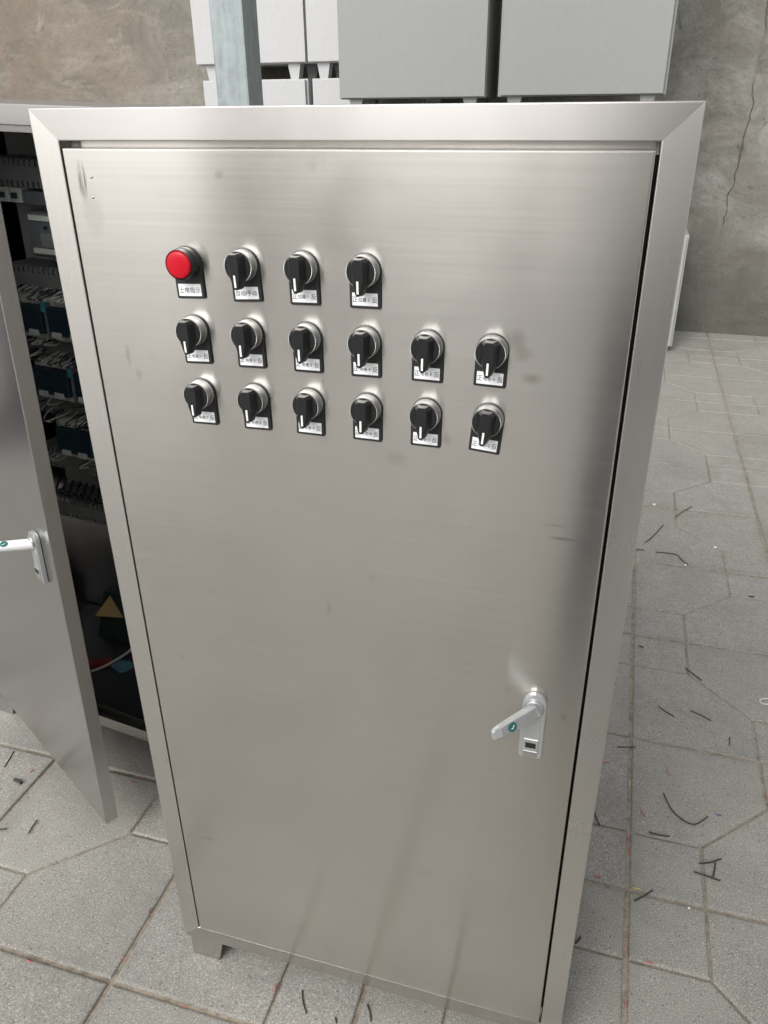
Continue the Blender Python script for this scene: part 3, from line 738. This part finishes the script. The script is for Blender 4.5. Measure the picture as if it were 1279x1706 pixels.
for pts, lab, r in [
    ([(.462, .573), (.476, .534), (.498, .512), (.52, .508), (.544, .534)], 'long hook shaped dark wire offcut right of the cabinet foot', .0016),
    ([(.459, 1.587), (.518, 1.588), (.536, 1.555), (.553, 1.533)], 'long wavy dark wire offcut far back beside the steel cabinet', .0018),
    ([(.428, 1.642), (.455, 1.70), (.486, 1.784)], 'curved dark wire offcut farthest back beside the cabinet edge', .0016),
    ([(.396, 1.585), (.423, 1.592)], 'short dark stub touching the cabinet edge far back', .0016),
    ([(.709, 1.395), (.724, 1.396)], 'tiny black stub near the right edge of the far paving', .0024),
    ([(.411, 1.070), (.423, 1.068)], 'tiny black stub just right of the long straight joint', .0022),
    ([(.523, 1.007), (.558, .969)], 'reddish brown offcut lying on a diagonal groove', .0018),
    ([(.457, .844), (.491, .817)], 'left one of two parallel slanting dark offcuts', .0014),
    ([(.526, .848), (.570, .825)], 'right one of two parallel slanting dark offcuts', .0014),
    ([(.606, .781), (.603, .754)], 'short upright dark offcut below the parallel pair', .0014),
    ([(.368, .682), (.406, .693)], 'dark pin lying across the long straight joint', .0014),
    ([(.329, .489), (.341, .455)], 'dark offcut poking out at the cabinet edge, upper one', .0018),
    ([(.433, .464), (.471, .464)], 'dull grey offcut lying along a cross groove', .0018),
    ([(.522, .415), (.561, .437)], 'top dark offcut of the small crossed pile', .0018),
    ([(.544, .393), (.550, .424)], 'upright dark offcut of the small crossed pile', .0018),
    ([(.511, .394), (.556, .387)], 'bottom dark offcut of the small crossed pile', .0018),
    ([(.408, .303), (.439, .333)], 'shiny black offcut by the crossing of two joints', .0018),
    ([(.314, .193), (.322, .207)], 'dark offcut poking out at the cabinet edge, lower one', .0020),
    ([(.526, 1.854), (.583, 1.949)], 'thin dark offcut on the far paving near a joint', .0016),
    ([(-.724, .165), (-.719, .133)], 'dark offcut on the paving below the open door', .0016),
    ([(-.780, .126), (-.768, .131)], 'dark stub at the left edge of the paving', .0016),
    ([(-.897, .311), (-.885, .267)], 'thin dark offcut beside the joint at the far left', .0014),
    ([(-.096, -.006), (-.076, -.038)], 'straight dark offcut in front of the closed cabinet', .0013),
    ([(.010, .001), (.023, -.022)], 'dark offcut beside the joint in front of the closed cabinet', .0012),
    ([(-.032, -.031), (-.027, -.039)], 'tiny dark stub at the bottom, in front of the closed cabinet', .0014)]:
    litter('wire_offcut', pts, M['off_k'], r, lab, 'wire offcut', G1)
litter('wire_offcut', [(-.837, .240), (-.817, .236)], M['off_k'], .0045, 'thick black stub lying on the joint at the left', 'wire offcut', G1)
for i, (a_, b_, m_, cn, lab) in enumerate([
    ((-.555, -.084), (-.543, -.085), 'off_r', 'red', 'red scrap in the front joint at the left edge'),
    ((-.402, -.035), (-.394, -.041), 'off_r', 'red', 'red scrap in the joint just above the lower left crossing'),
    ((-.406, .055), (-.404, .046), 'off_r', 'red', 'red scrap in the joint left of the cabinet foot'),
    ((-.267, -.079), (-.259, -.081), 'off_r', 'red', 'red scrap in the front joint right of the crossing'),
    ((-.139, -.007), (-.137, -.021), 'off_r', 'red', 'red scrap in the groove below the front edge of the cabinet'),
    ((-.822, .269), (-.819, .278), 'off_r', 'red', 'red scrap in the slanting joint at the far left'),
    ((.349, .336), (.338, .335), 'off_r', 'red', 'red scrap touching the right side of the cabinet'),
    ((.396, .443), (.396, .429), 'off_r', 'red', 'upper of two red scraps close together in the long joint'),
    ((.397, .415), (.397, .401), 'off_r', 'red', 'lower of two red scraps close together in the long joint'),
    ((.405, .330), (.418, .330), 'off_y', 'yellow', 'yellow scrap in the cross joint by the black offcut'),
    ((.396, .588), (.396, .572), 'off_y', 'yellow', 'yellow scrap upright in the long joint'),
    ((.426, .193), (.438, .193), 'off_r', 'red', 'red scrap in the lower cross groove'),
    ((.397, .210), (.398, .197), 'off_r', 'red', 'red scrap in the long joint at the lower cross groove'),
    ((.398, .117), (.398, .108), 'off_r', 'red', 'red scrap lowest in the long joint'),
    ((.470, .643), (.474, .629), 'off_r', 'red', 'small red scrap on the slab above the hook shaped wire'),
    ((.419, .517), (.426, .501), 'off_r', 'red', 'red scrap on the slab left of the hook shaped wire'),
    ((.657, .625), (.659, .613), 'off_r', 'red', 'red scrap in the groove at the right edge'),
    ((.339, .627), (.352, .630), 'off_r', 'red', 'faint red scrap beside the right side of the cabinet'),
    ((-.602, .305), (-.594, .302), 'off_r', 'red', 'red scrap on the paving under the open cabinet'),
    ((.560, .545), (.570, .545), 'off_b', 'blue', 'small blue scrap right of the hook shaped wire')]):
    litter('insulation_scrap', [a_, b_], M[m_], .0013, lab, 'scrap', G2)
litter('cable_tie_loop', [(.704, .921), (.690, .918), (.684, .926), (.690, .936), (.704, .940), (.716, .934), (.718, .925), (.704, .921)], M['off_w'], .0015, 'small white loop on the slab at the right edge', 'loop', None)
for x, y, s, lab in ((.458, 1.931, .008, 'pale yellow chip far back beside the cabinet'), (.640, 1.668, .007, 'white chip on the far slab by the back groove'), (.500, .316, .0028, 'tiny white chip below the crossed pile of offcuts'), (.545, 1.53, .006, 'white chip beside the wavy wire offcut')):
    bm = bmesh.new(); bmesh.ops.create_icosphere(bm, subdivisions=1, radius=s)
    for v in bm.verts: v.co = Vector((v.co.x * rw.uniform(.7, 1.1), v.co.y * rw.uniform(.7, 1.1), v.co.z * .4))
    o = new_obj('chip', bm, M['off_w'], loc=(x, y, s * .4)); tag(o, lab, 'chip')

# ------------------------------------------------------------------ photographer, and an added workshop shaped for the blur in the steel
def facade(name, lo, hi):
    t = NT(name); p = t.pos(); f = t.noise(p, 1.5, 5); return t.set(Base_Color=t.ramp(f, [(.3, lo), (.7, hi)]), Roughness=.9)
M['fac'] = facade('brown_reflection_band', (.23, .19, .15), (.28, .24, .19))
M['facw'] = facade('pale_backdrop_render', (.70, .69, .67), (.78, .77, .75))
ws = tag(empty('added_workshop', (0, -5.6, 0)), 'unseen workshop added behind the camera to band the steel reflections', 'building')  # added building, its pale and brown parts shaped to band the steel
bm = bmesh.new(); box(bm, (-3.2, -4, 0), (9, 0, 1.9)); new_obj('wall', bm, M['facw'], ws)
bm = bmesh.new(); box(bm, (-3.3, -4.1, 1.9), (9.1, .15, 1.98)); new_obj('roof', bm, M['plate'], ws)
bm = bmesh.new(); box(bm, (-3.05, -3.9, 1.99), (-1.70, -.02, 2.6)); new_obj('tall_band_block', bm, M['fac'], ws)  # taller brown block added to widen the dark band overhead
for x0, x1 in ((-3.0, -1.80), (-.55, -.38)):
    bm = bmesh.new(); box(bm, (x0, .002, .02), (x1, .05, 1.85)); new_obj('dark_band_panel', bm, M['fac'], ws)  # brown panels added as dark bands for the door to mirror
bm = bmesh.new(); box(bm, (3.6, .002, .02), (5.2, .05, 1.8)); new_obj('door', bm, M['navy'], ws)

# the person taking the picture, holding the phone behind the lens
M['jacket'] = plain('light_grey_jacket', (.60, .58, .55), .8)
M['trousers'] = plain('navy_trousers', (.016, .02, .042), .85)
M['skin'] = plain('skin', (.46, .27, .19), .5)
M['hair'] = plain('black_hair', (.015, .012, .01), .6)
def skin_body():
    px, py = .39, -1.12
    V, E_, Rd = [], [], []
    def v(p, r, parent=None):
        V.append(p); Rd.append(r if isinstance(r, tuple) else (r, r)); i = len(V) - 1
        if parent is not None: E_.append((parent, i))
        return i
    pel = v((px, py, .93), (.155, .11)); bel = v((px, py, 1.08), (.145, .105), pel); ch = v((px, py + .01, 1.30), (.175, .12), bel)
    up = v((px, py + .01, 1.42), (.13, .09), ch); nk = v((px, py + .03, 1.50), .052, up); hd = v((px, py + .06, 1.60), (.078, .092), nk); v((px, py + .065, 1.69), (.072, .085), hd)
    for s_ in (-1, 1):
        h = v((px + .085 * s_, py, .88), .086, pel); k = v((px + .11 * s_, py + .03 + .05 * s_, .49), .064, h); an = v((px + .15 * s_, py + .03 * s_, .10), .045, k)
        v((px + .155 * s_, py + .03 * s_, .05), .045, an); v((px + .175 * s_, py + .15 + .03 * s_, .036), .036, len(V) - 1)
        sh = v((px + .19 * s_, py + .01, 1.40), .062, up); el = v((px + .245 * s_, py + .03, 1.13), .048, sh)
        hand = Vector((.2557 + .082 * s_, -.80, 1.215))
        wr = v(tuple(hand + Vector((.03 * s_, -.09, -.03))), .030, el); pm = v(tuple(hand + Vector((.012 * s_, -.03, 0))), (.020, .030), wr)
        for q in range(4):
            a_ = hand + Vector((.006 * s_, .0, .030 - .020 * q)); f1 = v(tuple(a_), .0095, pm)
            f2 = v(tuple(a_ + Vector((-.004 * s_, .022, 0))), .0085, f1); v(tuple(a_ + Vector((-.018 * s_, .030, 0))), .0078, f2)
        th = v(tuple(hand + Vector((-.004 * s_, -.035, .035))), .011, pm); v(tuple(hand + Vector((-.026 * s_, -.022, .045))), .0095, th)
    me = bpy.data.meshes.new('person'); me.from_pydata(V, E_, []); o = bpy.data.objects.new('person', me); COL.objects.link(o)
    md = o.modifiers.new('s', 'SKIN'); sb = o.modifiers.new('u', 'SUBSURF'); sb.levels = 2; sb.render_levels = 2
    for sv, r in zip(me.skin_vertices[0].data, Rd): sv.radius = r; sv.use_root = False
    me.skin_vertices[0].data[0].use_root = True
    bpy.context.view_layer.update()
    m2 = bpy.data.meshes.new_from_object(o.evaluated_get(bpy.context.evaluated_depsgraph_get()))
    o.modifiers.clear(); o.data = m2; m2.materials.clear()
    for m in ('jacket', 'trousers', 'skin', 'hair'): m2.materials.append(M[m])
    for p in m2.polygons:
        c = p.center; p.use_smooth = True
        p.material_index = 2 if c.z > 1.49 or (c.y > -.87 and c.z > 1.0) else 1 if c.z < .95 else 0
    return o
person = tag(skin_body(), 'person in light grey jacket and navy trousers standing behind the camera holding a phone', 'person')
bm = bmesh.new(); bmesh.ops.create_icosphere(bm, subdivisions=3, radius=1)
for v_ in bm.verts: v_.co = Vector((.30 + v_.co.x * .088, -1.075 + v_.co.y * .10, 1.685 + v_.co.z * .065))
new_obj('hair', bm, M['hair'], person, smooth=True)
bm = bmesh.new(); box(bm, (-.078, -.037, .006), (.078, .037, .014)); bevel(bm, .003, 2)
ph = new_obj('phone', bm, M['black']); ph.matrix_world = cam.matrix_world.copy(); tag(ph, 'black phone held up behind the lens', 'phone')
